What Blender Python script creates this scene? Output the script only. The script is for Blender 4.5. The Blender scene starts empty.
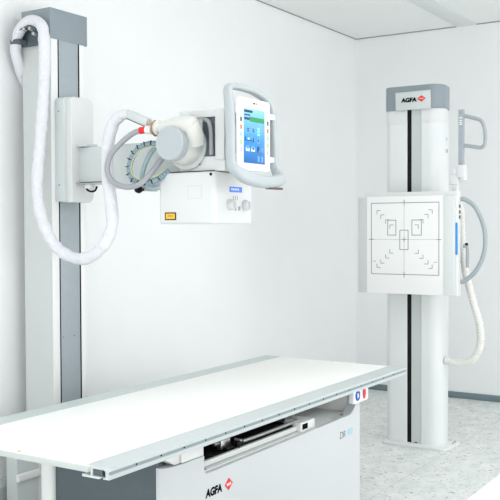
import bpy, bmesh, math, random
from mathutils import Vector, Matrix
random.seed(7)
C = bpy.context.scene.collection
scene = bpy.context.scene

# ------------------------------------------------------------------ materials
def lin(c):
    return tuple((x/255/12.92 if x/255 <= .04045 else ((x/255+.055)/1.055)**2.4) for x in c) + (1,)

def mat(name, rgb, rough=.5, metal=0., var=.0, scale=8., bump=0., bscale=60., coat=0., emit=None, spec=.5):
    m = bpy.data.materials.new(name); m.use_nodes = True
    nt = m.node_tree; b = nt.nodes['Principled BSDF']
    b.inputs['Base Color'].default_value = lin(rgb)
    b.inputs['Roughness'].default_value = rough
    b.inputs['Metallic'].default_value = metal
    b.inputs['Specular IOR Level'].default_value = spec
    if coat:
        b.inputs['Coat Weight'].default_value = coat
    tc = nt.nodes.new('ShaderNodeTexCoord')
    if var:
        n = nt.nodes.new('ShaderNodeTexNoise'); n.inputs['Scale'].default_value = scale
        n.inputs['Detail'].default_value = 4
        nt.links.new(tc.outputs['Object'], n.inputs['Vector'])
        r = nt.nodes.new('ShaderNodeValToRGB')
        r.color_ramp.elements[0].position = .3; r.color_ramp.elements[1].position = .7
        r.color_ramp.elements[0].color = tuple(x*(1-var) for x in lin(rgb)[:3]) + (1,)
        r.color_ramp.elements[1].color = tuple(min(1, x*(1+var)) for x in lin(rgb)[:3]) + (1,)
        nt.links.new(n.outputs['Fac'], r.inputs['Fac'])
        nt.links.new(r.outputs['Color'], b.inputs['Base Color'])
    if bump:
        n = nt.nodes.new('ShaderNodeTexNoise'); n.inputs['Scale'].default_value = bscale
        n.inputs['Detail'].default_value = 3
        nt.links.new(tc.outputs['Object'], n.inputs['Vector'])
        bp = nt.nodes.new('ShaderNodeBump'); bp.inputs['Strength'].default_value = bump
        bp.inputs['Distance'].default_value = .01
        nt.links.new(n.outputs['Fac'], bp.inputs['Height'])
        nt.links.new(bp.outputs['Normal'], b.inputs['Normal'])
    if emit:
        b.inputs['Emission Color'].default_value = lin(emit[0])
        b.inputs['Emission Strength'].default_value = emit[1]
    return m

M = {}
M['wall'] = mat('wall_paint', (243, 245, 246), .75, var=.012, scale=2.5, bump=.05, bscale=220)
M['ceiling'] = mat('ceiling_paint', (242, 246, 245), .8, var=.01, scale=3, bump=.05, bscale=200)
M['ceil_strip'] = mat('ceiling_strip_paint', (230, 235, 236), .7, var=.01)
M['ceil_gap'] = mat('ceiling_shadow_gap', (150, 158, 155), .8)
M['base'] = mat('baseboard_vinyl', (118, 136, 143), .5, var=.05, scale=20)
M['white'] = mat('white_enamel', (236, 237, 237), .38, var=.006, scale=4)
M['warmwhite'] = mat('tube_enamel', (218, 219, 215), .32, var=.006, scale=4)
M['offwhite'] = mat('offwhite_enamel', (226, 230, 229), .4, var=.008, scale=4)
M['postwhite'] = mat('post_enamel', (203, 209, 208), .45, var=.008, scale=4)
M['pedwhite'] = mat('pedestal_enamel', (207, 211, 214), .4, var=.006, scale=4)
M['striplight'] = mat('strip_enamel', (205, 211, 211), .4)
M['standwhite'] = mat('stand_enamel', (224, 228, 229), .38, var=.006, scale=4)
M['headwhite'] = mat('head_enamel', (220, 222, 223), .4, var=.006, scale=4)
M['lgrey'] = mat('light_grey_enamel', (205, 212, 212), .4, var=.01, scale=5)
M['grey'] = mat('grey_enamel', (136, 147, 155), .42, var=.03, scale=120)
M['railgrey'] = mat('anodised_grey', (160, 170, 177), .38, var=.03, scale=30)
M['slotgrey'] = mat('slot_grey', (196, 203, 201), .45, var=.01)
M['dgrey'] = mat('dark_grey_enamel', (80, 93, 99), .5, var=.03, scale=30)
M['handle'] = mat('handle_grey', (178, 186, 190), .4, var=.01)
M['bowgrey'] = mat('bow_grey', (160, 169, 174), .4, var=.01)
M['black'] = mat('black_plastic', (7, 7, 9), .55, spec=.25)
M['darkgap'] = mat('dark_gap', (12, 14, 22), .8, spec=.1)
M['metal'] = mat('brushed_steel', (190, 190, 188), .3, metal=.9, var=.06, scale=60)
M['alu'] = mat('anodised_aluminium', (208, 215, 216), .38, metal=.25, var=.015, scale=50)
M['alugroove'] = mat('groove_grey', (150, 162, 168), .45, metal=.3)
M['backrail'] = mat('rear_rail_grey', (196, 206, 205), .42, metal=.1, var=.01, scale=40)
M['top'] = mat('tabletop_laminate', (250, 250, 248), .45, var=.004, scale=3)
M['sleeve'] = mat('white_sleeve_cloth', (222, 224, 230), .8, bump=.8, bscale=60)
M['hose'] = mat('corrugated_hose_white', (226, 226, 222), .6)
M['cable'] = mat('grey_cable_rubber', (160, 163, 168), .5)
M['ribbed'] = mat('blue_grey_conduit', (136, 160, 172), .5)
M['strap'] = mat('pale_blue_cable', (168, 189, 197), .5)
M['yellowwire'] = mat('yellow_wire', (214, 208, 150), .5)
M['red'] = mat('red_band', (232, 30, 26), .5)
M['logored'] = mat('logo_red', (228, 44, 40), .5)
M['bronze'] = mat('bronze_ring', (168, 140, 104), .35, metal=.7)
M['capdisc'] = mat('tube_cap_grey', (180, 188, 193), .45, var=.01, scale=30)
M['ink'] = mat('black_ink', (5, 5, 7), .8, spec=.1)
M['greyink'] = mat('grey_ink', (104, 108, 110), .6)
M['blueink'] = mat('pale_blue_ink', (140, 205, 228), .6)
M['blue'] = mat('blue_print', (10, 84, 176), .5)
M['bluestrip'] = mat('blue_strip', (40, 140, 214), .45)
M['yellow'] = mat('warning_yellow', (246, 190, 40), .5)
M['orange'] = mat('orange_print', (238, 160, 60), .5)
M['line'] = mat('marking_grey', (96, 102, 108), .6)
M['softline'] = mat('marking_pale', (150, 156, 160), .6)
M['b_dark'] = mat('button_slate', (86, 98, 108), .5)
M['b_orange'] = mat('button_orange', (246, 126, 72), .5)
M['b_blue'] = mat('button_blue', (140, 205, 232), .5)
M['b_green'] = mat('button_green', (160, 202, 128), .5)
M['b_pink'] = mat('button_pink', (214, 178, 206), .5)
M['lcd'] = mat('lcd_blue', (66, 110, 196), .3, emit=((66, 110, 196), .35))
M['lcdtxt'] = mat('lcd_text', (190, 205, 235), .3, emit=((190, 205, 235), .35))
M['ui_green'] = mat('ui_green', (40, 140, 84), .3, emit=((40, 140, 84), .15))
M['ui_dark'] = mat('ui_dark', (22, 48, 84), .3, emit=((22, 48, 84), .1))
M['ui_pale'] = mat('ui_pale', (206, 226, 244), .3, emit=((206, 226, 244), .1))
M['ui_mid'] = mat('ui_mid', (96, 160, 220), .3, emit=((96, 160, 220), .2))
M['ui_mint'] = mat('ui_mint', (120, 200, 180), .3, emit=((120, 200, 180), .4))

def screen_mat(z0, z1):
    m = bpy.data.materials.new('screen_blue'); m.use_nodes = True
    nt = m.node_tree; b = nt.nodes['Principled BSDF']
    g = nt.nodes.new('ShaderNodeTexCoord'); s = nt.nodes.new('ShaderNodeSeparateXYZ')
    r = nt.nodes.new('ShaderNodeValToRGB')
    r.color_ramp.elements[0].color = lin((10, 86, 156)); r.color_ramp.elements[1].color = lin((122, 182, 220))
    e = r.color_ramp.elements.new(.4); e.color = lin((40, 126, 190))
    nt.links.new(g.outputs['Generated'], s.inputs[0]); nt.links.new(s.outputs['Z'], r.inputs[0])
    nt.links.new(r.outputs[0], b.inputs['Base Color']); nt.links.new(r.outputs[0], b.inputs['Emission Color'])
    b.inputs['Emission Strength'].default_value = .3; b.inputs['Roughness'].default_value = .3
    return m
M['screen'] = screen_mat(0, 1)

def floor_mat():
    m = bpy.data.materials.new('marbled_linoleum'); m.use_nodes = True
    nt = m.node_tree; b = nt.nodes['Principled BSDF']; N = nt.nodes.new; L = nt.links.new
    tc = N('ShaderNodeTexCoord')
    def noise(sx, sy, sc, det=3, dist=0.):
        mp = N('ShaderNodeMapping'); mp.inputs['Scale'].default_value = (sx, sy, 1)
        L(tc.outputs['Object'], mp.inputs['Vector'])
        n = N('ShaderNodeTexNoise'); n.inputs['Scale'].default_value = sc; n.inputs['Detail'].default_value = det
        n.inputs['Distortion'].default_value = dist
        L(mp.outputs[0], n.inputs['Vector']); return n.outputs['Fac']
    def ramp(src, p0, p1):
        r = N('ShaderNodeMapRange'); r.inputs['From Min'].default_value = p0; r.inputs['From Max'].default_value = p1
        L(src, r.inputs['Value']); return r.outputs[0]
    def mix(fac, a, c):
        x = N('ShaderNodeMix'); x.data_type = 'RGBA'
        L(fac, x.inputs['Factor'])
        for v, sl in ((a, 'A'), (c, 'B')):
            s = [i for i in x.inputs if i.name == sl and i.type == 'RGBA'][0]
            if isinstance(v, tuple): s.default_value = v
            else: L(v, s)
        return [o for o in x.outputs if o.type == 'RGBA'][0]
    c = mix(ramp(noise(1, 1.2, 9, 5), .32, .70), lin((236, 239, 237)), lin((216, 221, 219)))
    c = mix(ramp(noise(1.3, 1, 20, 4, .7), .55, .75), c, lin((196, 202, 200)))
    c = mix(ramp(noise(1.4, 1, 34, 3, .8), .625, .69), c, lin((134, 142, 142)))
    c = mix(ramp(noise(1.2, 1, 58, 2, .3), .665, .72), c, lin((86, 94, 94)))
    # welded seams between the sheets run with the long side of the room
    sp = N('ShaderNodeSeparateXYZ'); L(tc.outputs['Object'], sp.inputs[0])
    a = N('ShaderNodeMath'); a.operation = 'ADD'; a.inputs[1].default_value = -1.817 + 20*1.0 + .5
    L(sp.outputs['Y'], a.inputs[0])
    fr = N('ShaderNodeMath'); fr.operation = 'FRACT'; L(a.outputs[0], fr.inputs[0])
    su = N('ShaderNodeMath'); su.operation = 'SUBTRACT'; su.inputs[1].default_value = .5; L(fr.outputs[0], su.inputs[0])
    ab = N('ShaderNodeMath'); ab.operation = 'ABSOLUTE'; L(su.outputs[0], ab.inputs[0])
    lt = N('ShaderNodeMath'); lt.operation = 'LESS_THAN'; lt.inputs[1].default_value = .002; L(ab.outputs[0], lt.inputs[0])
    c = mix(lt.outputs[0], c, lin((196, 202, 201)))
    L(c, b.inputs['Base Color']); b.inputs['Roughness'].default_value = .42
    return m
M['floor'] = floor_mat()

# ------------------------------------------------------------------ mesh building
def rrect(x0, y0, x1, y1, r, seg=5):
    """rounded rectangle outline; r = one radius or four (x0y0, x1y0, x1y1, x0y1)"""
    if not isinstance(r, (tuple, list)): r = (r,)*4
    pts = []
    for (cx, cy, sx, sy, a0), rr in zip(((x0, y0, 1, 1, 180), (x1, y0, -1, 1, 270), (x1, y1, -1, -1, 0), (x0, y1, 1, -1, 90)), r):
        if rr <= 0: pts.append((cx, cy)); continue
        for k in range(seg+1):
            a = math.radians(a0 + 90*k/seg)
            pts.append((cx+sx*rr+rr*math.cos(a), cy+sy*rr+rr*math.sin(a)))
    return pts

def smooth_path(pts, n=10, closed=False):
    P = [Vector(p) for p in pts]; out = []
    m = len(P); rng = m if closed else m-1
    for i in range(rng):
        if closed: p0, p1, p2, p3 = P[i-1], P[i], P[(i+1) % m], P[(i+2) % m]
        else:
            p1, p2 = P[i], P[i+1]
            p0 = P[i-1] if i else p1*2-p2
            p3 = P[i+2] if i+2 < m else p2*2-p1
        for k in range(n):
            t = k/n
            out.append(.5*((2*p1)+(p2-p0)*t+(2*p0-5*p1+4*p2-p3)*t*t+(3*p1-p0-3*p2+p3)*t**3))
    if not closed: out.append(P[-1])
    return out

def resample(pts, step):
    out = [pts[0]]; acc = 0
    for a, b in zip(pts, pts[1:]):
        d = (b-a).length; t = step-acc
        while t <= d and d > 0:
            out.append(a.lerp(b, t/d)); t += step
        acc = (acc+d) % step
    if (out[-1]-pts[-1]).length > step*.3: out.append(pts[-1])
    return out

class MB:
    def __init__(s): s.bm = bmesh.new(); s.slot = 0
    def _merge(s, bm, bevel=0, seg=2, edges=None):
        if bevel > 0:
            es = edges if edges is not None else [e for e in bm.edges if len(e.link_faces) == 2 and e.calc_face_angle(0) > .6]
            bmesh.ops.bevel(bm, geom=es, offset=bevel, segments=seg, profile=.5, affect='EDGES', clamp_overlap=True)
        bmesh.ops.recalc_face_normals(bm, faces=bm.faces)
        for f in bm.faces: f.material_index = s.slot
        me = bpy.data.meshes.new('tmp'); bm.to_mesh(me); bm.free()
        s.bm.from_mesh(me); bpy.data.meshes.remove(me)
        return s
    def box(s, x0, x1, y0, y1, z0, z1, bevel=.003, seg=2):
        bm = bmesh.new(); bmesh.ops.create_cube(bm, size=1)
        for v in bm.verts:
            v.co = Vector(((x0+x1)/2+v.co.x*(x1-x0), (y0+y1)/2+v.co.y*(y1-y0), (z0+z1)/2+v.co.z*(z1-z0)))
        return s._merge(bm, min(bevel, .45*min(abs(x1-x0), abs(y1-y0), abs(z1-z0))), seg)
    def prism(s, poly, axis, a0, a1, bevel=0, seg=2):
        """extrude a 2-D outline; axis x: poly is (y,z); y: (x,z); z: (x,y)"""
        bm = bmesh.new()
        f = {'x': lambda p, a: (a, p[0], p[1]), 'y': lambda p, a: (p[0], a, p[1]), 'z': lambda p, a: (p[0], p[1], a)}[axis]
        A = [bm.verts.new(f(p, a0)) for p in poly]; B = [bm.verts.new(f(p, a1)) for p in poly]
        n = len(poly)
        fa = bm.faces.new(A); fb = bm.faces.new(list(reversed(B)))
        for i in range(n): bm.faces.new((A[i], B[i], B[(i+1) % n], A[(i+1) % n]))
        bmesh.ops.recalc_face_normals(bm, faces=bm.faces)
        es = list(set(fa.edges) | set(fb.edges)) if bevel else None
        return s._merge(bm, bevel, seg, es)
    def loft(s, rings, cap=True, closed=False):
        bm = bmesh.new(); R = [[bm.verts.new(p) for p in r] for r in rings]; n = len(R[0])
        m = len(R)
        for i in range(m if closed else m-1):
            a, b = R[i], R[(i+1) % m]
            for j in range(n): bm.faces.new((a[j], a[(j+1) % n], b[(j+1) % n], b[j]))
        if cap and not closed: bm.faces.new(R[0]); bm.faces.new(R[-1])
        return s._merge(bm)
    def tube(s, pts, r, n=14, closed=False, rz=1.):
        P = [Vector(p) for p in pts]; m = len(P); rings = []
        nrm = None
        for i, p in enumerate(P):
            if closed: t = P[(i+1) % m]-P[i-1]
            else: t = P[min(i+1, m-1)]-P[max(i-1, 0)]
            t.normalize()
            if nrm is None:
                nrm = t.orthogonal().normalized() if rz == 1 else (Vector((0, 1, 0)) - t*t.y).normalized()
            else: nrm = (nrm-t*nrm.dot(t)).normalized()
            bn = t.cross(nrm); rr = r(i, m) if callable(r) else r
            rings.append([p+nrm*rr*math.cos(2*math.pi*k/n)+bn*rr*rz*math.sin(2*math.pi*k/n) for k in range(n)])
        return s.loft(rings, True, closed)
    def lathe(s, o, d, prof, n=40):
        """prof = (distance along d, radius)"""
        o = Vector(o); d = Vector(d).normalized(); a = d.orthogonal().normalized(); b = d.cross(a)
        return s.loft([[o+d*h+(a*math.cos(2*math.pi*k/n)+b*math.sin(2*math.pi*k/n))*max(r, 1e-4) for k in range(n)] for h, r in prof])
    def cyl(s, p0, p1, r, n=24, bev=.002):
        p0, p1 = Vector(p0), Vector(p1); L = (p1-p0).length; b = min(bev, L*.4, r*.4)
        return s.lathe(p0, p1-p0, [(0, r-b), (b, r), (L-b, r), (L, r-b)], n)
    def quadbox(s, c, ax, ay, az, bevel=.002):
        """box from a centre and three half-axis vectors"""
        bm = bmesh.new(); bmesh.ops.create_cube(bm, size=2)
        c, ax, ay, az = map(Vector, (c, ax, ay, az))
        for v in bm.verts: v.co = c+ax*v.co.x+ay*v.co.y+az*v.co.z
        return s._merge(bm, bevel)
    def text(s, body, size, o, face, bold=0., shear=0., width=1.):
        """lettering laid on a wall facing -Y ('y') or -X ('x'); o = lower-left corner"""
        cu = bpy.data.curves.new('lettering', 'FONT'); cu.body = body; cu.size = 1; cu.offset = bold; cu.shear = shear
        cu.extrude = .002
        ob = bpy.data.objects.new('lettering_tmp', cu); C.objects.link(ob)
        dg = bpy.context.evaluated_depsgraph_get(); me = bpy.data.meshes.new_from_object(ob.evaluated_get(dg))
        bpy.data.objects.remove(ob); bpy.data.curves.remove(cu)
        bm = bmesh.new(); bm.from_mesh(me); bpy.data.meshes.remove(me)
        o = Vector(o)
        for v in bm.verts:
            x, y, z = v.co.x*size*width, v.co.y*size, v.co.z*.1
            v.co = o+(Vector((x, -z, y)) if face == 'y' else Vector((-z, -x, y)))
        for f in bm.faces: f.material_index = s.slot
        me = bpy.data.meshes.new('tmp'); bm.to_mesh(me); bm.free(); s.bm.from_mesh(me); bpy.data.meshes.remove(me)
        return s
    def build(s, name, mats, parent=None, label=None, root=None, sharp=35):
        mats = mats if isinstance(mats, (list, tuple)) else [mats]
        me = bpy.data.meshes.new(name)
        off = Vector(root) if root is not None else (parent.get('_o') and Vector(parent['_o']) if parent else Vector((0, 0, 0)))
        for v in s.bm.verts: v.co -= off
        s.bm.to_mesh(me); s.bm.free()
        for m in mats: me.materials.append(M[m] if isinstance(m, str) else m)
        for p in me.polygons: p.use_smooth = True
        me.set_sharp_from_angle(angle=math.radians(sharp))
        o = bpy.data.objects.new(name, me); C.objects.link(o)
        if parent: o.parent = parent
        else: o.location = off
        o['_o'] = list(off)
        if label: o['label'] = label
        return o

def thing(name, label, cat, loc, group=None):
    o = bpy.data.objects.new(name, None); C.objects.link(o); o.location = loc; o.empty_display_size = .1
    o['label'] = label; o['category'] = cat; o['_o'] = list(loc)
    if group: o['group'] = group
    return o
def tag(o, label, cat, group=None):
    o['label'] = label; o['category'] = cat
    if group: o['group'] = group
    return o
def struct(o): o['kind'] = 'structure'; return o

# ------------------------------------------------------------------ the room
W, U, H = 3.172, 6.603, 2.795
X0, Y0 = -1.2, -2.4
struct(MB().box(X0, U+.1, Y0, W+.1, -.1, 0, 0).build('floor', 'floor'))
struct(MB().box(X0, U+.1, Y0, W+.1, H, H+.1, 0).build('ceiling', 'ceiling'))
struct(MB().box(X0, U+.1, W, W+.1, 0, H, 0).build('wall_left', 'wall'))
struct(MB().box(U, U+.1, Y0, W, 0, H, 0).build('wall_back', 'wall'))
struct(MB().box(U-.012, U, Y0, W-.012, 0, .047, .003).build('baseboard_back', 'base'))
struct(MB().box(X0, U, W-.012, W, 0, .047, .003).build('baseboard_left', 'base'))
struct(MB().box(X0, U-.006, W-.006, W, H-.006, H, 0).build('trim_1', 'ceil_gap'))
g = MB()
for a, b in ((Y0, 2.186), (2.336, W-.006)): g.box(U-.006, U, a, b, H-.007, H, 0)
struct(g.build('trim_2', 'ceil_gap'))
struct(MB().box(X0, U, 2.186, 2.336, H-.007, H, .001).build('trim_3', 'ceil_strip'))

# ------------------------------------------------------------------ tube column against the left wall
st = thing('column_stand', 'tall grey and white floor column against the left wall with a grey cap', 'equipment column', (3.08, 3.01, 0))
prof = [(2.963, 2.927), (3.007, 2.927), (3.007, 2.945), (3.148, 2.945), (3.148, 2.927), (3.178, 2.927), (3.190, 2.939), (3.190, 3.10), (2.963, 3.10)]
MB().prism(prof, 'z', .02, 2.15).build('post', 'postwhite', st)
for a, b in ((3.007, 3.015), (3.140, 3.148)):
    MB().box(a, b, 2.9262, 2.946, .3, 2.15, 0).build('rail_gap', 'darkgap', st, 'dark gap beside the grey rail')
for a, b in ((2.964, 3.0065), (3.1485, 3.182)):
    MB().box(a, b, 2.9245, 2.930, .03, 2.146, .001).build('lit_front_strip', 'white', st, 'front strip of the post, painted whiter as the lit side')  # whiter strips put the stronger light on the post front into colour
rl = MB().box(3.015, 3.140, 2.9265, 2.946, .3, 2.15, .0005).build('rail', 'railgrey', st, 'flat grey guide rail')
for x in (3.03, 3.10): MB().cyl((x, 2.929, .80), (x, 2.925, .80), .003, 12, .0005).build('screw', 'dgrey', rl)
MB().box(2.960, 3.203, 2.924, 3.104, 2.146, 2.284, .004).build('cap', 'grey', st, 'grey sheet metal cap')
bc = MB().prism(rrect(2.835, 3.03, 3.27, 3.095, (.004, .004, 0, 0)), 'z', 0, .40, .006).build('base_cover', 'lgrey', st)
MB().prism(rrect(3.010, .165, 3.032, .200, .009), 'x', 2.832, 3.268).build('bead', 'white', bc)
MB().prism(rrect(2.95, 2.93, 3.20, 3.05, .01), 'z', 0, .03, .004).build('foot_plate', 'lgrey', st)
hk = MB()
arc = smooth_path([(2.925, 3.102, 2.135), (2.925, 3.088, 2.172), (2.925, 3.040, 2.196), (2.925, 2.980, 2.198), (2.925, 2.945, 2.172)], 6)
hk.loft([[p+Vector((a, 0, 0))+n for a, n in ((-.03, Vector((0, 0, 0))), (.035, Vector((0, 0, 0))), (.035, Vector((0, 0, -.012))), (-.03, Vector((0, 0, -.012))))] for p in arc])
hk.box(2.895, 2.962, 3.052, 3.108, 2.126, 2.146, .002)
hk.box(2.945, 2.963, 2.95, 3.09, 2.12, 2.19, .002)
hook = hk.build('hose_hook', 'dgrey', st, 'curved grey bracket carrying the white hose')
for y, z in ((3.015, 2.184), (2.978, 2.182), (2.956, 2.158)):
    MB().cyl((2.885, y, z), (2.905, y, z-.004), .008, 14).build('clamp', 'metal', hook)

# ------------------------------------------------------------------ x-ray tube head with carriage and arm
th = thing('tube_head', 'white x-ray tube head with touch screen on a horizontal arm from the column', 'x-ray machine', (2.95, 2.10, 1.32))
cg = MB().prism(rrect(3.004, 1.413, 3.150, 1.886, (.004, .035, .035, .02)), 'y', 2.842, 2.905, .012, 3).build('carriage', 'headwhite', th)
MB().prism(rrect(2.984, 1.416, 3.145, 1.884, (.004, .03, .03, .02)), 'y', 2.870, 2.927, .003).build('carriage_back', 'lgrey', cg)
for z in (1.82, 1.49): MB().cyl((2.9845, 2.90, z), (2.9815, 2.90, z), .003, 12, .0005).build('screw', 'greyink', cg)
ab = MB().prism(rrect(3.055, 1.503, 3.15, 1.660, .004), 'y', 2.672, 2.846, .003).build('arm_bracket', 'lgrey', th)
MB().box(3.036, 3.12, 2.79, 2.847, 1.662, 1.676, .002).build('top_plate', 'lgrey', ab)
MB().box(3.03, 3.13, 2.668, 2.847, 1.492, 1.4985, .002).build('bottom_plate', 'metal', ab)
MB().tube(smooth_path([(3.05, 2.80, 1.482), (3.05, 2.792, 1.468), (3.05, 2.768, 1.460), (3.05, 2.745, 1.465), (3.05, 2.735, 1.482)], 6), .0045, 10).build('release_lever', 'black', ab, 'dark curved release lever')
MB().cyl((3.065, 2.79, 1.474), (3.065, 2.79, 1.493), .024, 20).build('pivot', 'offwhite', ab)
MB().prism(rrect(3.058, 1.472, 3.146, 1.664, .006), 'y', 2.10, 2.676, .004).build('support_arm', 'lgrey', th)
MB().lathe((2.985, 2.419, 1.457), (-1, 0, 0), [(0, .006), (.015, .006), (.018, .013), (.03, .0165), (.043, .013), (.048, .004)], 20).build('lock_knob', 'black', th, 'round black lock knob')
MB().box(2.985, 3.065, 2.405, 2.433, 1.452, 1.476, .002).build('knob_bracket', 'lgrey', th)
# mounting box behind the tube
mb = MB().prism([(2.215, 1.523), (2.215, 1.768), (1.992, 1.766), (1.992, 1.521)], 'x', 2.965, 3.12, .004).build('mounting_box', 'offwhite', th)
fr = MB()
fr.prism(rrect(1.985, 1.565, 2.028, 1.766, (.008, 0, 0, .008)), 'x', 2.950, 2.968, .003)
fr.prism(rrect(2.028, 1.735, 2.15, 1.764, .0), 'x', 2.952, 2.968, .002)
fr.build('front_frame', 'headwhite', mb)
MB().prism(rrect(2.028, 1.58, 2.095, 1.735, .006), 'x', 2.9605, 2.967).build('cable_slot', 'dgrey', mb, 'grey recess behind the frame')
MB().tube(smooth_path([(2.957, 2.085, 1.728), (2.954, 2.06, 1.715), (2.953, 2.05, 1.68), (2.953, 2.048, 1.63), (2.953, 2.047, 1.585)], 6), .009, 12).build('slot_cable', 'cable', mb)
# tube housing, its axis along the table
cz, cy = 1.628, 2.170
hs = MB()
hs.lathe((2.876, cy, cz), (1, 0, 0), [(0, .060), (.003, .0655), (.012, .0675), (.022, .071), (.035, .076), (.055, .080), (.078, .081), (.088, .078)], 56)
lobe = smooth_path([(2.885, 2.262, 1.696), (2.885, 2.20, 1.700), (2.886, 2.145, 1.703), (2.889, 2.100, 1.693), (2.90, 2.090, 1.665), (2.92, 2.096, 1.63)], 8)
hs.tube(lobe, lambda i, m: .024+.011*min(1, i/(m*.4)), 28)
hs.lathe((2.886, 2.100, 1.700), (0, -1, -.12), [(-.02, .0352), (.012, .034), (.022, .029), (.028, .021), (.031, .010), (.032, 0)], 28)
housing = hs.build('tube_housing', 'warmwhite', th, None, sharp=50)
MB().lathe((2.878, cy, cz), (-1, 0, 0), [(0, .0685), (.022, .0685), (.036, .0675), (.040, .064), (.0405, .0)], 56).build('end_cap', 'capdisc', housing, 'flat grey round end cap')
MB().lathe((2.966, cy, cz-.004), (-1, 0, 0), [(0, .095), (.010, .095), (.013, .092), (.013, .02)], 56).build('mounting_ring', 'lgrey', housing)
MB().box(2.950, 2.9535, 2.10, 2.106, 1.545, 1.552, .001).build('ring_screw', 'dgrey', housing)
cs = MB().lathe((2.885, 2.245, 1.697), (0, 1, -.03), [(0, .024), (.004, .031), (.016, .031), (.022, .028), (.036, .027), (.042, .018)], 30).build('cable_socket', 'warmwhite', housing)
MB().lathe((2.885, 2.268, 1.6965), (0, 1, -.03), [(0, .0285), (.002, .0325), (.006, .0325), (.009, .0285)], 30).build('lock_ring', 'bronze', cs, 'bronze coloured lock ring')
pl = MB()
a, b = Vector((2.90, 2.424, 1.766)), Vector((2.892, 2.312, 1.722)); d = (b-a)/2; up = Vector((0, d.z, -d.y)).normalized()*.0165
pl.quadbox((a+b)/2, d, up, (.016, 0, 0), .003)
plug = pl.build('cable_plug', 'lgrey', th)
MB().quadbox((a+b)/2-up*1.15, d*1.0, up*.1, (.012, 0, 0), .0005).build('plug_edge', 'greyink', plug)
mm = MB()
for k, (sl, t) in enumerate(((0, .0), (1, .012), (2, .02))):
    mm.slot = sl; mm.quadbox(b+Vector((-.012+.002*k, -.014-.003*k, -.006-.011*k)), (.004, 0, 0), (0, .004, 0), (0, 0, .0035), .001)
mm.build('plug_wires', ['orange', 'red', 'bronze'], plug)
# collimator
co = MB()
co.prism(rrect(2.93, 2.016, 3.205, 2.294, (.02, .012, .012, .014)), 'z', 1.312, 1.519, .009, 3)
col = co.build('collimator', 'headwhite', th, 'white box shaped collimator under the tube')
MB().box(2.955, 3.16, 2.04, 2.26, 1.5175, 1.524, .0).build('shadow_gap', 'darkgap', col)
def outline(m, plane, pos, a0, a1, b0, b1, w=.0012, t=.0008):
    for (p, q, r, s) in ((a0, a1, b0-w, b0+w), (a0, a1, b1-w, b1+w), (a0-w, a0+w, b0, b1), (a1-w, a1+w, b0, b1)):
        if plane == 'x': m.box(pos-t, pos+t, p, q, r, s, 0)
        else: m.box(p, q, pos-t, pos+t, r, s, 0)
    return m
outline(MB(), 'x', 2.930, 2.080, 2.146, 1.414, 1.463, .0008, .0004).build('cover_outline', 'slotgrey', col)
wl = MB().box(2.9288, 2.931, 2.206, 2.262, 1.328, 1.359, 0).build('warning_label', 'black', col, 'small yellow warning label with black border')
w2 = MB(); w2.slot = 0; w2.box(2.9282, 2.930, 2.211, 2.257, 1.3325, 1.3545, 0); w2.slot = 1
for z in (1.347, 1.342): w2.box(2.9278, 2.9284, 2.222, 2.246, z-.0012, z+.0012, 0)
w2.build('warning_print', ['yellow', 'bronze'], wl)
MB().cyl((2.9302, 2.034, 1.507), (2.9265, 2.034, 1.507), .006, 14, .001).build('screw', 'black', col)
ld = MB(); ld.slot = 0; ld.box(3.034, 3.124, 2.0142, 2.017, 1.4395, 1.4615, 0); ld.slot = 1
for k in range(5): ld.box(3.045+k*.012, 3.052+k*.012, 2.0137, 2.0144, 1.447, 1.455, 0)
ld.build('readout', ['lcd', 'lcdtxt'], col, 'small blue readout display')
for x in (3.036, 3.145):
    k = MB().lathe((x, 2.0165, 1.388), (0, -1, 0), [(0, .021), (.003, .0225), (.016, .0215), (.022, .0185), (.023, .0)], 28).build('knob', 'lgrey', col, 'grey round knob')
    MB().box(x-.0025, x+.0025, 1.987, 1.9945, 1.373, 1.403, .001).build('knob_grip', 'slotgrey', k)
ml = MB()
for x in (3.062, 3.076, 3.090): ml.box(x-.0022, x+.0022, 2.0152, 2.017, 1.407, 1.425, 0)
ml.build('scale_print', 'softline', col)
for x in (3.076, 3.104): MB().box(x-.006, x+.006, 2.0135, 2.017, 1.366, 1.383, .001).build('push_button', 'softline', col)
# control panel with the handle frame
MB().box(2.966, 3.08, 1.885, 1.991, 1.56, 1.765, .004).build('panel_bracket', 'bowgrey', th)
cp = MB().prism(rrect(2.838, 1.512, 3.064, 1.787, .016), 'y', 1.8425, 1.857, .004, 2).build('control_panel', 'white', th)
MB().box(2.869, 3.022, 1.8420, 1.850, 1.541, 1.748, .0005).build('screen', 'screen', cp, 'lit blue touch screen')
sx, sz = 2.870, 1.541
ui = MB()
def u(slot, x0, x1, z0, z1): ui.slot = slot; ui.box(sx+x0, sx+x1, 1.8412, 1.8424, sz+z0, sz+z1, 0)
u(1, .004, .062, .191, .2); u(1, .004, .045, .179, .184); u(1, .004, .04, .163, .172)
u(0, .042, .148, .158, .176)
for x in (.012, .05):
    u(4, x, x+.033, .113, .138); u(2, x+.010, x+.024, .118, .126); u(1, x+.009, x+.026, .129, .132)
for z in (.112, .124, .135): u(3, .095, .114, z-.004, z+.004)
u(1, .012, .055, .084, .0875); u(1, .010, .014, .084, .1); u(2, .028, .04, .089, .096); u(1, .058, .074, .081, .084); u(1, .066, .070, .084, .098)
u(4, .097, .112, .078, .1); u(1, .101, .108, .084, .094)
for x in (.014, .052): u(2, x, x+.026, .045, .06); u(4, x+.004, x+.022, .055, .066)
u(1, .062, .072, .05, .055); u(1, .097, .108, .044, .066); u(2, .104, .110, .044, .052); u(4, .122, .126, .046, .064); u(4, .132, .136, .046, .064)
for x in (.098, .124): u(4, x, x+.014, .008, .03); u(2, x+.004, x+.010, .013, .017)
ui.build('screen_icons', ['ui_green', 'ui_dark', 'ui_pale', 'ui_mint', 'ui_mid'], cp)
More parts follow.
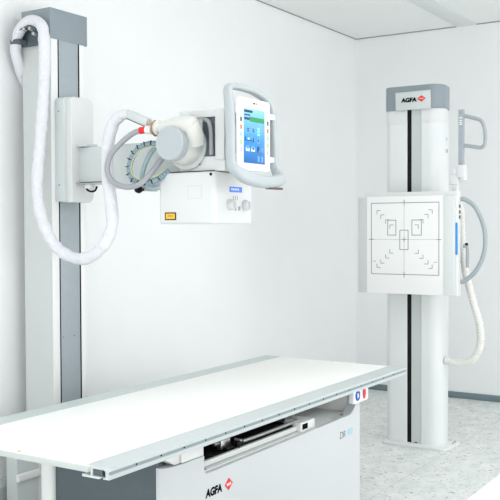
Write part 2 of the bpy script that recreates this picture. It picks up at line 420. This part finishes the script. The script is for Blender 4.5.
for x in (2.8525, 3.044):
    for z, k in zip((1.703, 1.6735, 1.6455, 1.6175, 1.589), ('b_dark', 'b_orange', 'b_blue', 'b_green', 'b_pink')):
        MB().box(x-.0065, x+.0065, 1.8412, 1.844, z-.0085, z+.0085, .001).build('touch_button', k, cp)
pm = MB(); pm.box(2.938, 2.950, 1.8412, 1.8435, 1.7665, 1.7725, 0); pm.slot = 1; pm.box(2.957, 2.963, 1.8412, 1.8435, 1.7665, 1.7725, 0)
pm.build('maker_mark', ['ink', 'logored'], cp)
# handle: a rounded frame, swept with a rounded flat section
HP = [(2.832, 1.874, 1.54), (2.832, 1.876, 1.66), (2.832, 1.882, 1.77), (2.836, 1.890, 1.812), (2.86, 1.894, 1.829), (2.93, 1.894, 1.833), (3.01, 1.892, 1.829), (3.08, 1.888, 1.813),
      (3.115, 1.882, 1.79), (3.128, 1.877, 1.755), (3.13, 1.872, 1.66), (3.13, 1.864, 1.55), (3.126, 1.847, 1.512), (3.108, 1.826, 1.490), (3.06, 1.815, 1.478), (3.0, 1.812, 1.472), (2.92, 1.815, 1.474),
      (2.86, 1.828, 1.486), (2.838, 1.853, 1.508)]
hp = smooth_path(HP, 8, True); n = len(hp); rings = []
cen = Vector((2.975, 1.86, 1.655))
for i, p in enumerate(hp):
    t = (hp[(i+1) % n]-hp[i-1]).normalized(); o = t.cross(Vector((0, 1, 0))).normalized()
    if o.dot(p-cen) < 0: o = -o
    v = t.cross(o).normalized()
    if v.y > 0: v = -v
    low = max(0, min(1, (1.53-p.z)/.04)); top = max(0, min(1, (p.z-1.78)/.03))
    a = .0135+.011*low-.001*top; b = .020+.003*low-.003*top
    rings.append([p+o*a*x+v*b*y for x, y in ((math.copysign(abs(math.cos(q))**.75, math.cos(q)), math.copysign(abs(math.sin(q))**.75, math.sin(q))) for q in (2*math.pi*k/20 for k in range(20)))])
hd = MB().loft(rings, False, True).build('handle_frame', 'handle', th, 'grey grip frame around the screen', sharp=60)
for z in (1.565, 1.735): MB().box(3.055, 3.125, 1.8568, 1.875, z-.011, z+.011, .003).build('frame_tab', 'white', hd)
for z in (1.56, 1.74): MB().box(2.84, 2.875, 1.8568, 1.875, z-.015, z+.015, .003).build('frame_tab', 'white', hd)
MB().prism(rrect(2.985, 1.444, 3.085, 1.452, .003), 'y', 1.798, 1.818).build('sensor_strip', mat('brown_window', (92, 62, 58), .3), hd, 'dark brown strip under the grip')
MB().box(2.87, 3.04, 1.8565, 1.89, 1.585, 1.72, .004).build('rear_shell', 'bowgrey', cp)

# ------------------------------------------------------------------ cables
hosep = [(3.09, 3.139, 1.90), (3.02, 3.138, 1.965), (2.955, 3.115, 2.045), (2.925, 3.106, 2.116), (2.915, 3.064, 2.190), (2.912, 2.99, 2.220), (2.91, 2.925, 2.189),
         (2.908, 2.908, 2.104), (2.908, 2.912, 1.951), (2.90, 2.925, 1.731), (2.88, 2.930, 1.51), (2.86, 2.895, 1.368), (2.85, 2.816, 1.240), (2.85, 2.711, 1.176),
         (2.85, 2.609, 1.172), (2.86, 2.532, 1.224), (2.88, 2.501, 1.309), (2.885, 2.512, 1.413), (2.89, 2.533, 1.53), (2.895, 2.533, 1.643), (2.90, 2.512, 1.725), (2.90, 2.470, 1.760), (2.90, 2.423, 1.767)]
hp = resample(smooth_path(hosep, 16), .010)
wr = [random.uniform(-1, 1) for _ in hp]
def hr(i, m):
    w = sum(wr[max(0, i-1):i+2])/3
    e = min(1, (m-1-i)/6)
    return (.0254+.0012*math.sin(i*.9+2*math.sin(i*.21))*.6+.0022*w)*(.72+.28*e)
tag(MB().tube(hp, hr, 18).build('sleeved_hose', 'sleeve', None, None, root=(2.85, 2.66, 1.15), sharp=80),
    'thick white cloth sleeved hose looping from the column top to the tube head', 'hose')
gc = thing('grey_cable', 'smooth grey cable with a red band curling beside the tube head', 'cable', (2.87, 2.41, 1.45))
gp = smooth_path([(2.87, 2.325, 1.691), (2.87, 2.367, 1.685), (2.87, 2.40, 1.670), (2.87, 2.438, 1.647), (2.862, 2.490, 1.598), (2.856, 2.504, 1.537), (2.858, 2.477, 1.489), (2.860, 2.409, 1.464),
                  (2.862, 2.340, 1.473), (2.886, 2.310, 1.509), (2.925, 2.285, 1.565), (2.945, 2.262, 1.61)], 12)
MB().tube(gp, .0115, 16).build('cable_sheath', 'cable', gc)
MB().tube([Vector((2.87, 2.306, 1.6925)), Vector((2.87, 2.338, 1.690))], .0145, 16).build('band', 'red', gc, 'bright red band')
MB().tube([Vector((2.87, 2.278, 1.688)), Vector((2.87, 2.306, 1.692))], .0175, 16).build('collar', 'offwhite', gc, 'white collar')
rc = thing('ribbed_conduit', 'blue-grey ribbed conduit loop hanging left of the round tube cap', 'cable', (2.84, 2.30, 1.47))
rp = resample(smooth_path([(2.90, 2.235, 1.630), (2.90, 2.278, 1.636), (2.90, 2.324, 1.637), (2.89, 2.368, 1.618), (2.89, 2.403, 1.580), (2.89, 2.414, 1.535), (2.89, 2.398, 1.500), (2.89, 2.359, 1.482), (2.90, 2.315, 1.483), (2.92, 2.279, 1.499), (2.945, 2.25, 1.53)], 14), .0035)
cn = MB().tube(rp, lambda i, m: .0125 if i % 4 < 3 else .0092, 16)
cn.slot = 1
for i in range(10, len(rp)-6, 9):
    t = (rp[i+1]-rp[i-1]).normalized()
    o = (rp[i]-Vector((2.89, 2.32, 1.56))); o.x = 0; o.normalize()
    cn.quadbox(rp[i]+Vector((-.0115, 0, 0))+o*.003, t*.0014, t.cross(Vector((1, 0, 0)))*.009, Vector((.003, 0, 0)), 0)
cn.build('conduit', ['ribbed', 'ink'], rc, sharp=60)
yw = [p+Vector((-.006, 0, 0))-(p-Vector((2.89, 2.32, 1.56))).normalized()*.0135 for p in rp[::5]]
MB().tube(yw, .0022, 8).build('wire', 'yellowwire', rc, 'thin yellow wire along the inside')
tag(MB().tube(smooth_path([(2.94, 2.290, 1.636), (2.94, 2.325, 1.620), (2.94, 2.356, 1.585), (2.94, 2.381, 1.536), (2.94, 2.387, 1.495), (2.94, 2.352, 1.465), (2.94, 2.298, 1.462), (2.95, 2.25, 1.49)], 10), .0095, 14)
    .build('flat_cable', 'strap', None, None, root=(2.90, 2.30, 1.455), sharp=80), 'thin pale blue cable inside the ribbed conduit loop', 'cable')

# ------------------------------------------------------------------ x-ray table
T = .615
tb = thing('x_ray_table', 'long white examination table with aluminium side rails on a white pedestal', 'x-ray table', (2.97, 2.05, 0))
tp = MB().box(1.936, 4.102, 1.775, 2.425, T-.019, T, .0015).build('tabletop', 'top', tb)
for x, y in ((1.952, 2.075), (4.078, 2.096)):
    d = MB(); d.prism([(x-.006, y), (x, y-.010), (x+.006, y), (x, y+.010)], 'z', T-.0005, T+.0006); d.build('centre_mark', 'orange', tp, 'tiny orange centre mark')
def rail(y_out, y_in, s):
    # profile in (y, z); s = +1 front rail (outer side towards -y)
    p = [(0, .0015), (.090, .0015), (.090, -.007), (.024, -.007), (.017, -.010), (.017, -.028), (.026, -.028), (.026, -.033), (.004, -.033), (.002, -.020), (.006, -.017), (.006, -.011), (.0, -.008)]
    return [(y_out+s*a, T+b) for a, b in p]
fr = MB()
fr.prism(rail(1.700, 1.79, 1), 'x', 1.940, 4.104, .0006, 1)
fr.prism([(1.762, T-.006), (1.769, T-.006), (1.769, T-.026), (1.802, T-.026), (1.802, T-.033), (1.738, T-.033), (1.730, T-.029), (1.730, T-.026), (1.762, T-.026)], 'x', 1.936, 4.102)
frail = fr.build('front_rail', 'alu', tb, 'aluminium front side rail')
MB().box(1.945, 4.100, 1.7025, 1.7065, T-.0195, T-.0095, 0).build('groove', 'alugroove', frail, 'grey groove along the rail')
k = 2.06
while k < 4.05:
    MB().cyl((k, 1.7062, T-.0125), (k, 1.7010, T-.0125), .0029, 10, .0005).build('rail_screw', 'ink', frail); k += .118
MB().box(1.9395, 1.95, 1.728, 1.762, T-.0255, T-.0072, 0).build('end_slot', 'dgrey', frail)
MB().box(1.9325, 1.937, 1.775, 2.425, T-.0185, T-.001, .001).build('shaded_edge', 'slotgrey', tp, 'tabletop end edge, painted pale grey as shaded')  # grey laid over the end edge stands in for its shade
br = MB(); br.prism(rail(2.500, 2.41, -1), 'x', 1.936, 4.104, .0006, 1)
br.box(1.936, 4.104, 2.42, 2.44, T-.036, T-.006, 0)
br.build('rear_rail', 'backrail', tb, 'grey rear side rail')
# pedestal
FY = 1.745
front = []
zt, zs, zb = .533, .469, 0.
poly = [(2.362, zb), (3.672, zb), (3.672, .585)] + [(3.652, .585)]
poly += [(3.652+(-.09)*(1-math.cos(a)), .585-.111*math.sin(a)) for a in [math.pi/2*k/8 for k in range(1, 9)]]
poly += [(2.505, zs)] + [(2.487-.02*math.sin(a), zs+.02*(1-math.cos(a))) for a in [math.pi/2*k/5 for k in range(6)]] + [(2.467, zt), (2.362, zt)]
pd = MB(); pd.prism(poly, 'y', FY, FY+.045, .0015, 1)
ped = pd.build('pedestal_front', 'pedwhite', tb)
crn = MB(); N8 = [math.pi/2*k/8 for k in range(9)]
crn.prism([(2.363, FY+.0002), (2.363, FY+.044), (2.262, FY+.044)] + [(2.262+.10*(1-math.cos(a)), FY+.034-.0338*math.sin(a)) for a in N8], 'z', 0, zt-.001)
crn.build('pedestal_corner', 'pedwhite', tb)
MB().box(2.266, 2.30, FY+.043, 2.236, .0, .58, .002).build('end_panel', 'dgrey', tb, 'dark slate end panel')
MB().prism(rrect(2.246, 2.232, 3.672, 2.292, (.02, .02, .02, .02)), 'z', 0, .585, .004).build('pedestal_rear', 'offwhite', tb)
MB().box(3.635, 3.670, FY+.044, 2.24, 0, .58, .002).build('end_panel', 'white', tb, 'white end panel')
bk = MB(); bk.box(2.345, 2.468, 1.748, 1.83, .534, .583, .003); bk.prism([(2.25, .583), (2.25, .570), (2.315, .534), (2.342, .534), (2.342, .583)], 'y', 1.755, 1.83, .002)
bkt = bk.build('top_bracket', 'white', tb)
MB().box(2.353, 2.361, 1.7465, 1.749, .566, .572, .0005).build('bracket_notch', 'ink', bkt)
tr = MB(); tr.box(2.30, 3.66, FY+.02, 2.235, .440, .4735, .002); tr.build('trough_floor', 'offwhite', tb)
bx = MB(); bx.box(2.30, 3.30, 1.93, 2.235, .474, .594, .0); bx.build('dark_frame', 'black', tb, 'dark frame under the tabletop')
MB().box(3.301, 3.655, 2.02, 2.235, .474, .590, .002).build('inner_panel', 'lgrey', tb)
MB().cyl((3.16, 1.90, .535), (3.63, 1.90, .535), .030, 28, .004).build('cross_tube', 'lgrey', tb, 'round grey tube under the tabletop')
# image tray inside the trough
ty = MB(); ty.box(2.55, 3.29, 1.815, 1.93, .486, .493, .001); ty.box(2.69, 3.24, 1.803, 1.818, .492, .505, .002)
tray = ty.build('image_tray', 'black', tb, 'dark image tray with steel bars')
b1 = MB(); b1.box(2.52, 3.22, 1.783, 1.797, .477, .496, .002); b1.build('front_bar', 'offwhite', tray, 'white front bar')
b2 = MB(); b2.tube(smooth_path([(2.78, 1.83, .515), (2.79, 1.805, .512), (2.83, 1.798, .511), (3.15, 1.798, .511), (3.20, 1.805, .512), (3.22, 1.85, .53)], 6), .0065, 12); b2.build('pull_bar', 'metal', tray, 'polished steel pull bar')
MB().lathe((2.75, 1.818, .508), (0, -1, 0), [(0, .008), (.012, .009), (.016, .013), (.028, .013), (.032, .008), (.032, 0)], 20).build('tray_knob', 'black', tray)
for x, y, z, r in ((2.62, 1.85, .53, .014), (2.67, 1.84, .52, .012), (2.58, 1.86, .545, .010)): MB().cyl((x-r, y, z), (x+r, y, z), r*.7, 14).build('tray_roller', 'metal', tray)
MB().box(2.68, 2.74, 1.822, 1.84, .497, .53, .002).build('tray_catch', 'metal', tray)
MB().box(3.17, 3.235, 1.84, 1.90, .50, .545, .003).build('tray_catch', 'metal', tray)
tt = MB()
for k in range(26): tt.box(2.78+k*.018, 2.787+k*.018, 1.9285, 1.9315, .551, .556, 0)
tt.build('tray_teeth', 'bronze', tray)
sb = MB().box(3.165, 3.285, 1.765, 1.845, .4735, .511, .004).build('stop_block', 'white', tray, 'small white stop block')
MB().box(3.178, 3.222, 1.7635, 1.767, .481, .503, .001).build('stop_pad', 'ink', sb)
for x in (2.505, 3.55):
    MB().lathe((x, 1.775, .4735), (0, 0, 1), [(0, .009), (.002, .009), (.003, .006), (.003, 0)], 14).build('trough_screw', 'bronze', tb)
# lettering on the pedestal
def diamond(m, plane, pos, a, z, ha, hz):
    pts = [(a-ha, z), (a, z-hz), (a+ha, z), (a, z+hz)]
    m.prism(pts, plane, pos-.0006, pos+.0006)
MB().text('AGFA', .037, (2.474, FY-.0004, .389), 'y', .055, .08, 1.0).build('lettering', 'ink', tb, 'black bold letters on the pedestal')
dm = MB(); diamond(dm, 'y', FY-.0006, 2.612, .403, .025, .022); dm.slot = 1
for k in range(3): dm.quadbox((2.602+.010*k, FY-.0014, .4015+.001*k), (.0032, 0, .001), (0, .0003, 0), (-.0012, 0, .0045), 0)
dm.quadbox((2.612, FY-.0014, .4025), (.014, 0, .0012), (0, .0003, 0), (0, 0, .0008), 0)
dm.build('diamond_mark', ['logored', 'top'], tb, 'red diamond mark')
MB().text('DR', .043, (3.470, FY-.0004, .386), 'y', .0, .1, 1.0).build('lettering', 'greyink', tb, 'grey letters on the pedestal')
MB().text('400', .043, (3.540, FY-.0004, .387), 'y', -.006, .1, .86).build('lettering', 'blueink', tb, 'pale blue numerals on the pedestal')
pt = MB(); pt.prism(rrect(3.562, .523, 3.712, .588, (.006, .012, .004, .002)), 'y', 1.722, 1.746, .002)
plate = pt.build('sign_plate', 'white', tb)
ic = MB(); ic.slot = 0; ic.cyl((3.602, 1.7225, .556), (3.602, 1.7208, .556), .0235, 32, .0003); ic.slot = 1
ic.prism([(3.596, .546), (3.602, .545), (3.603, .556), (3.607, .548), (3.611, .549), (3.609, .562), (3.603, .567), (3.595, .564), (3.599, .559)], 'y', 1.7200, 1.7209)
ic.build('foot_sign', ['blue', 'top'], plate, 'round blue pictogram')
ic = MB(); ic.slot = 0; ic.prism([(3.668+.016*math.cos(2*math.pi*k/20), .558+.026*math.sin(2*math.pi*k/20)) for k in range(20)], 'y', 1.7208, 1.7225); ic.slot = 1
ic.prism([(3.655, .558), (3.661, .545), (3.664, .558), (3.661, .573)], 'y', 1.7203, 1.7209); ic.build('stop_sign', ['red', 'blue'], plate, 'red oval sign')

# ------------------------------------------------------------------ wall stand
SX = 5.03
ws = thing('detector_stand', 'white twin pillar stand with grey sign topped cap before the back wall', 'equipment column', (5.13, 2.02, 0))
def pillar(y0, y1, rl, rr):   # left edge y1, right edge y0; radii of the front corners
    o = []
    for k in range(9):
        a = math.pi/2*k/8; o.append((SX+rl*(1-math.sin(a)), y1-rl*(1-math.cos(a))))
    for k in range(9):
        a = math.pi/2*k/8; o.append((SX+rr*(1-math.cos(a)), y0+rr*(1-math.sin(a))))
    return o+[(SX+.175, y0+.02), (SX+.16, y0+.035), (SX+.16, y1)]
PL, PR = pillar(2.083, 2.224, .045, .004), pillar(1.872, 1.995, .004, .08)
MB().prism(PL, 'z', .012, 2.0).build('pillar', 'standwhite', ws); MB().prism(PR, 'z', .012, 2.0).build('pillar', 'standwhite', ws)
def grow(P, d, cx, cy): return [(x+d*(-1 if x < cx else .2), y+d*(1 if y > cy else -1)) for x, y in P]
for P, c0 in ((PL, 2.14), (PR, 1.93)):
    MB().prism([(x-.003 if x < SX+.1 else x, y+(.002 if y > c0+.05 and c0 > 2 else (-.002 if y < c0-.04 and c0 < 2 else 0))) for x, y in P], 'z', 1.905, 1.985, .001).build('collar', 'headwhite', ws)
MB().box(SX+.004, SX+.03, 1.993, 2.056, .012, 2.0, 0).build('slot_cover', 'slotgrey', ws, 'grey strip between the pillars')
MB().box(SX+.008, SX+.06, 2.054, 2.085, .012, 2.0, 0).build('slot_back', 'black', ws, 'black slot between the pillars')
MB().box(SX+.002, SX+.02, 2.018, 2.036, .012, .022, .001).build('slot_foot', 'greyink', ws)
cap = []
for k in range(9):
    a = math.pi/2*k/8; cap.append((SX-.012+.045*(1-math.sin(a)), 2.227-.045*(1-math.cos(a))))
for k in range(9):
    a = math.pi/2*k/8; cap.append((SX-.012+.08*(1-math.cos(a)), 1.870+.08*(1-math.sin(a))))
cap += [(SX+.18, 1.888), (SX+.17, 1.90), (SX+.17, 2.227)]
cp2 = MB().prism(cap, 'z', 1.985, 2.124, .003).build('cap', 'grey', ws, 'grey rounded cap')
MB().quadbox((SX-.015, 2.040, 2.036), (.006, 0, .0025), (0, .108, 0), (-.004, 0, .052), .002).build('sign_plate', 'lgrey', cp2)
MB().text('AGFA', .033, (SX-.0235, 2.108, 2.028), 'x', .055, .04, 1.1).build('lettering', 'ink', cp2, 'black bold letters')
dm = MB(); diamond(dm, 'x', SX-.0235, 1.984, 2.042, .026, .019); dm.slot = 1
for k in range(3): dm.box(SX-.0247, SX-.0243, 1.993-.009*k-.0025, 1.993-.009*k+.0025, 2.039, 2.045, 0)
dm.build('diamond_mark', ['logored', 'top'], cp2, 'red diamond mark')
MB().prism(rrect(SX-.055, 1.815, SX+.18, 2.224, (.05, .03, .03, .02)), 'z', 0, .014, .003).build('base_plate', 'standwhite', ws)
for x, y in ((SX+.14, 1.835), (SX+.10, 1.832)): MB().cyl((x, y, .013), (x, y, .026), .006, 12).build('anchor_bolt', 'metal', ws)
MB().text('DR', .03, (SX+.075, 1.8718, 1.73), 'y', 0, 0, .8).build('lettering', 'greyink', ws, 'small faint side letters')
MB().text('400', .03, (SX+.075, 1.8718, 1.80), 'y', 0, 0, .6).build('lettering', 'blueink', ws, 'small faint blue side numerals')

# detector panel riding on the stand
dp = thing('chest_detector', 'square white chest detector panel with crosshair markings on the twin pillar stand', 'x-ray detector', (4.88, 2.0, .91))
MB().prism(rrect(4.835, 1.703, 4.888, 2.272, .010), 'z', .912, 1.494, .004).build('housing', 'headwhite', dp)
MB().box(4.886, 5.029, 1.93, 2.16, 1.0, 1.40, .003).build('carriage', 'lgrey', dp)
px = 4.80
for y0, y1, sd in ((1.712, 1.776, 1), (2.236, 2.297, -1)):
    if sd > 0: poly = [(px+.001, y1), (px+.006, y0+.01), (px+.014, y0), (4.86, y0), (4.86, y1)]
    else: poly = [(px+.001, y0), (px+.006, y1-.01), (px+.014, y1), (4.86, y1), (4.86, y0)]
    MB().prism(poly, 'z', .915, 1.467, .002).build('edge_strip', 'striplight', dp, 'light grey edge strip')
mk = MB(); t = .0006
mk.prism(rrect(px, 1.776, 4.86, 2.236, .003), 'z', .915, 1.470, .002); mk.slot = 1
outline(mk, 'x', px, 1.799, 2.207, 1.026, 1.432, .0016, t)
# tall rectangles
for y0, y1, z0, z1 in ((2.055, 2.105, 1.249, 1.334), (1.902, 1.958, 1.249, 1.334), (1.981, 2.031, 1.167, 1.277)): outline(mk, 'x', px, y0, y1, z0, z1, .0016, t)
mk.slot = 2
def ln(y0, y1, z0, z1): mk.box(px-t, px+t, min(y0, y1), max(y0, y1), min(z0, z1), max(z0, z1), 0)
cyy, czz = 2.005, 1.2245
ln(1.783, 2.223, czz-.0008, czz+.0008); ln(cyy-.0008, cyy+.0008, 1.008, 1.450)
mk.slot = 1
ln(2.19, 2.223, czz-.0016, czz+.0016); ln(1.783, 1.815, czz-.0016, czz+.0016); ln(cyy-.0018, cyy+.0018, 1.415, 1.450); ln(cyy-.0018, cyy+.0018, 1.008, 1.042)
ln(cyy-.014, cyy+.014, czz-.0016, czz+.0016); ln(cyy-.0018, cyy+.0018, czz-.014, czz+.014)
for s, y in ((1, 2.198), (-1, 1.81)): ln(y, y-s*.02, 1.099-.0012, 1.099+.0012)
for sy in (1, -1):
    for sz in (1, -1):
        ys = (2.172, 2.148, 2.118, 2.092) if sy > 0 else (1.838, 1.862, 1.892, 1.920)
        zs = (1.390, 1.365, 1.336, 1.307) if sz > 0 else (1.063, 1.088, 1.118, 1.146)
        for y, z in zip(ys, zs):
            mk.box(px-t, px+t, min(y, y-sy*.022), max(y, y-sy*.022), z-.0014, z+.0014, 0)
            mk.box(px-t, px+t, y-.0014, y+.0014, min(z, z-sz*.022), max(z, z-sz*.022), 0)
mk.build('front_plate', ['white', 'line', 'softline'], dp, 'white front plate with crosshair and corner marks')
for z in (1.41, 1.378, 1.35): MB().box(4.850, 4.874, 1.7005, 1.7035, z-.010, z+.008, .001).build('side_button', 'b_dark', dp)
MB().prism(rrect(4.820, 1.140, 4.839, 1.318, .009), 'y', 1.704, 1.7125, .001).build('blue_strip', 'bluestrip', dp, 'blue side strip')
bow = smooth_path([(4.885, 1.705, 1.449), (4.885, 1.68, 1.446), (4.885, 1.623, 1.404), (4.885, 1.578, 1.310), (4.885, 1.565, 1.215), (4.885, 1.580, 1.125), (4.885, 1.622, 1.046), (4.885, 1.679, .996), (4.885, 1.705, .989)], 8)
MB().tube(bow, .0125, 16).build('side_handle', 'bowgrey', dp, 'grey bow shaped grip')
rod = smooth_path([(4.90, 1.702, 1.187), (4.90, 1.692, 1.187), (4.90, 1.676, 1.184), (4.90, 1.671, 1.165), (4.90, 1.671, 1.10), (4.90, 1.671, 1.068)], 5)
kr = MB().tube(rod, .009, 12).build('release_rod', 'bowgrey', dp)
MB().lathe((4.90, 1.676, 1.190), (0, 0, 1), [(0, .006), (.004, .009), (.012, .009), (.016, .004)], 14).build('rod_knob', 'black', kr)
MB().box(4.885, 4.915, 1.695, 1.701, 1.172, 1.202, .001).build('rod_plate', 'lgrey', kr)
# patient arm grip on top
sp = MB(); sp.box(4.935, 4.965, 1.742, 1.775, 1.46, 1.54, .002); sp.box(4.93, 4.97, 1.738, 1.787, 1.532, 1.590, .004); sp.box(4.90, 4.966, 1.742, 1.775, 1.45, 1.475, .002); sp.build('arm_post', 'headwhite', dp)
sw = MB(); sw.prism(rrect(1.700, 1.570, 1.742, 1.642, (.014, .004, .008, .008)), 'x', 4.925, 4.975, .004); sw.prism(rrect(1.742, 1.590, 1.770, 1.628, .006), 'x', 4.93, 4.97, .003)
sw.prism(rrect(1.697, 1.553, 1.719, 1.60, .008), 'x', 4.93, 4.97, .004)
sw.build('swivel', 'headwhite', dp)
ah = MB(); ah.prism(rrect(1.709, 1.632, 1.738, 1.952, .003), 'x', 4.938, 4.962, .002)
ahb = ah.build('grip_bar', 'railgrey', dp, 'flat grey upright bar')
for z in (1.932, 1.86, 1.765, 1.65): MB().cyl((4.9385, 1.724, z), (4.9355, 1.724, z), .005, 12, .0005).build('screw', 'softline', ahb)
sc = MB()
for z in (1.905, 1.89, 1.878, 1.868): sc.box(4.937, 4.939, 1.717, 1.731, z-.003, z+.003, 0)
sc.build('scale_print', 'top', ahb)
lp = smooth_path([(4.95, 1.712, 1.918), (4.95, 1.69, 1.912), (4.95, 1.65, 1.900), (4.95, 1.615, 1.886), (4.95, 1.596, 1.855), (4.95, 1.587, 1.80), (4.95, 1.591, 1.752), (4.95, 1.612, 1.735), (4.95, 1.65, 1.741), (4.95, 1.69, 1.748), (4.95, 1.712, 1.751)], 6)
MB().tube(lp, .0105, 14).build('grip_loop', 'bowgrey', dp, 'grey loop grip')
# corrugated hose
chp = resample(smooth_path([(5.02, 1.785, 1.46), (5.05, 1.765, 1.391), (5.05, 1.753, 1.219), (5.05, 1.734, 1.047), (5.06, 1.694, .875), (5.08, 1.660, .732), (5.10, 1.662, .614), (5.10, 1.702, .533), (5.10, 1.782, .500), (5.10, 1.870, .510)], 20), .004)
tag(MB().tube(chp, lambda i, m: .0225 if i % 4 < 2 else .0195, 18).build('corrugated_hose', 'hose', None, None, root=(5.10, 1.78, .48), sharp=60),
    'white corrugated hose hanging from the detector panel to the stand foot', 'hose')

# ------------------------------------------------------------------ wall duct and near counter
wd = MB(); wd.prism([(W-.05, .07), (W-.05, .125)] + [(W-.05+.03*(1-math.cos(a)), .125+.03*math.sin(a)) for a in [math.pi/2*k/5 for k in range(6)]] + [(W-.001, .155), (W-.001, .07)], 'x', 1.2, 2.912, .001)
tag(wd.build('cable_duct', 'lgrey', None, None, root=(2.2, W-.03, .07)), 'pale grey cable duct low on the left wall under the table', 'cable duct')
ct = thing('counter', 'white counter edge in the bottom right foreground corner', 'counter', (2.0, .33, 0))
MB().prism(rrect(1.30, .05, 2.70, .602, .03), 'z', .725, .75, .004).build('worktop', 'top', ct)
MB().box(1.34, 2.66, .09, .57, .06, .725, .004).build('cabinet', 'white', ct)
MB().box(1.36, 2.64, .11, .54, 0, .06, .002).build('plinth', 'lgrey', ct)

# ------------------------------------------------------------------ unseen walls with openings added for the light, and lamps
def added_window_wall(name, axis, pos, th, a0, a1, holes, z0, z1, wn):  # openings and frames are made up, sized to send in more light
    m = MB()
    def bx(p, q, r, t, b=0):
        if axis == 'y': m.box(p, q, pos-th, pos, r, t, b)
        else: m.box(pos-th, pos, p, q, r, t, b)
    bx(a0, a1, 0, z0); bx(a0, a1, z1, H)
    e = [a0]+[v for h in holes for v in h]+[a1]
    for i in range(0, len(e), 2): bx(e[i], e[i+1], z0, z1)
    struct(m.build(name, 'wall'))
    for k, (p, q) in enumerate(holes):
        m = MB(); w = .05; mid = (p+q)/2
        def fx(p, q, r, t):
            if axis == 'y': m.box(p, q, pos-th*.7, pos-th*.3, r, t, .003)
            else: m.box(pos-th*.7, pos-th*.3, p, q, r, t, .003)
        fx(p, q, z0, z0+w); fx(p, q, z1-w, z1); fx(p, p+w, z0, z1); fx(q-w, q, z0, z1); fx(mid-w/2, mid+w/2, z0, z1)
        struct(m.build('window_%d' % (wn+k), 'white'))
added_window_wall('wall_right', 'y', Y0, .1, X0, U+.1, ((-.3, 2.7), (2.9, 5.9)), .12, 2.0, 1)
added_window_wall('wall_front', 'x', X0, .1, Y0, W+.1, ((-1.9, .3), (.7, 2.8)), .12, 2.0, 3)

def area(name, loc, rot, sx, sy, power, col=(1, 1, 1)):
    l = bpy.data.lights.new(name, 'AREA'); l.shape = 'RECTANGLE'; l.size = sx; l.size_y = sy; l.energy = power; l.color = col
    o = bpy.data.objects.new(name, l); C.objects.link(o); o.location = loc; o.rotation_euler = rot; return o
R90 = math.pi/2
FILL_COL = (1, .985, .982)
LX, LY, LC = 17, 37, .3
for x, k in ((1.2, 1.08), (4.4, .8)): area('window_daylight', (x, Y0-.02, 1.06), (R90, 0, 0), 2.8, 1.8, LY*k, FILL_COL)  # added area lights in the made-up openings, brightening walls and side faces
for y in (-.8, 1.75): area('window_daylight', (X0-.02, y, 1.06), (R90, 0, -R90), 2.0, 1.8, LX, FILL_COL)
for x, y, sx, p in ((2.6, .9, 2.4, 30), (4.9, .3, 2.0, 18), (.6, 1.6, 1.2, 10)):
    area('ceiling_light', (x, y, H-.02), (0, 0, 0), sx, .6, p*LC, (1, 1, .985))
w = bpy.data.worlds.new('daylight'); scene.world = w; w.use_nodes = True
bg = w.node_tree.nodes['Background']; bg.inputs[0].default_value = (1, .99, .985, 1); bg.inputs[1].default_value = .6

# ------------------------------------------------------------------ camera
f, yaw, pitch, roll = 906.1124, .5642, -.0257, -.0039
fw = Vector((math.cos(yaw)*math.cos(pitch), math.sin(yaw)*math.cos(pitch), math.sin(pitch)))
rt = Vector((math.sin(yaw), -math.cos(yaw), 0)); up = rt.cross(fw)
r2 = rt*math.cos(roll)+up*math.sin(roll); u2 = -rt*math.sin(roll)+up*math.cos(roll)
cd = bpy.data.cameras.new('camera'); cam = bpy.data.objects.new('camera', cd); C.objects.link(cam)
cam.matrix_world = Matrix(((r2.x, u2.x, -fw.x, 0), (r2.y, u2.y, -fw.y, 0), (r2.z, u2.z, -fw.z, 1.30), (0, 0, 0, 1)))
cd.sensor_width = 36; cd.lens = f/500*36; cd.clip_start = .02
scene.camera = cam
for o in bpy.data.objects:
    if '_o' in o: del o['_o']
scene.view_settings.view_transform = 'Standard'; scene.view_settings.look = 'None'
scene.view_settings.exposure = .5; scene.view_settings.gamma = 1; scene.view_settings.use_curve_mapping = False
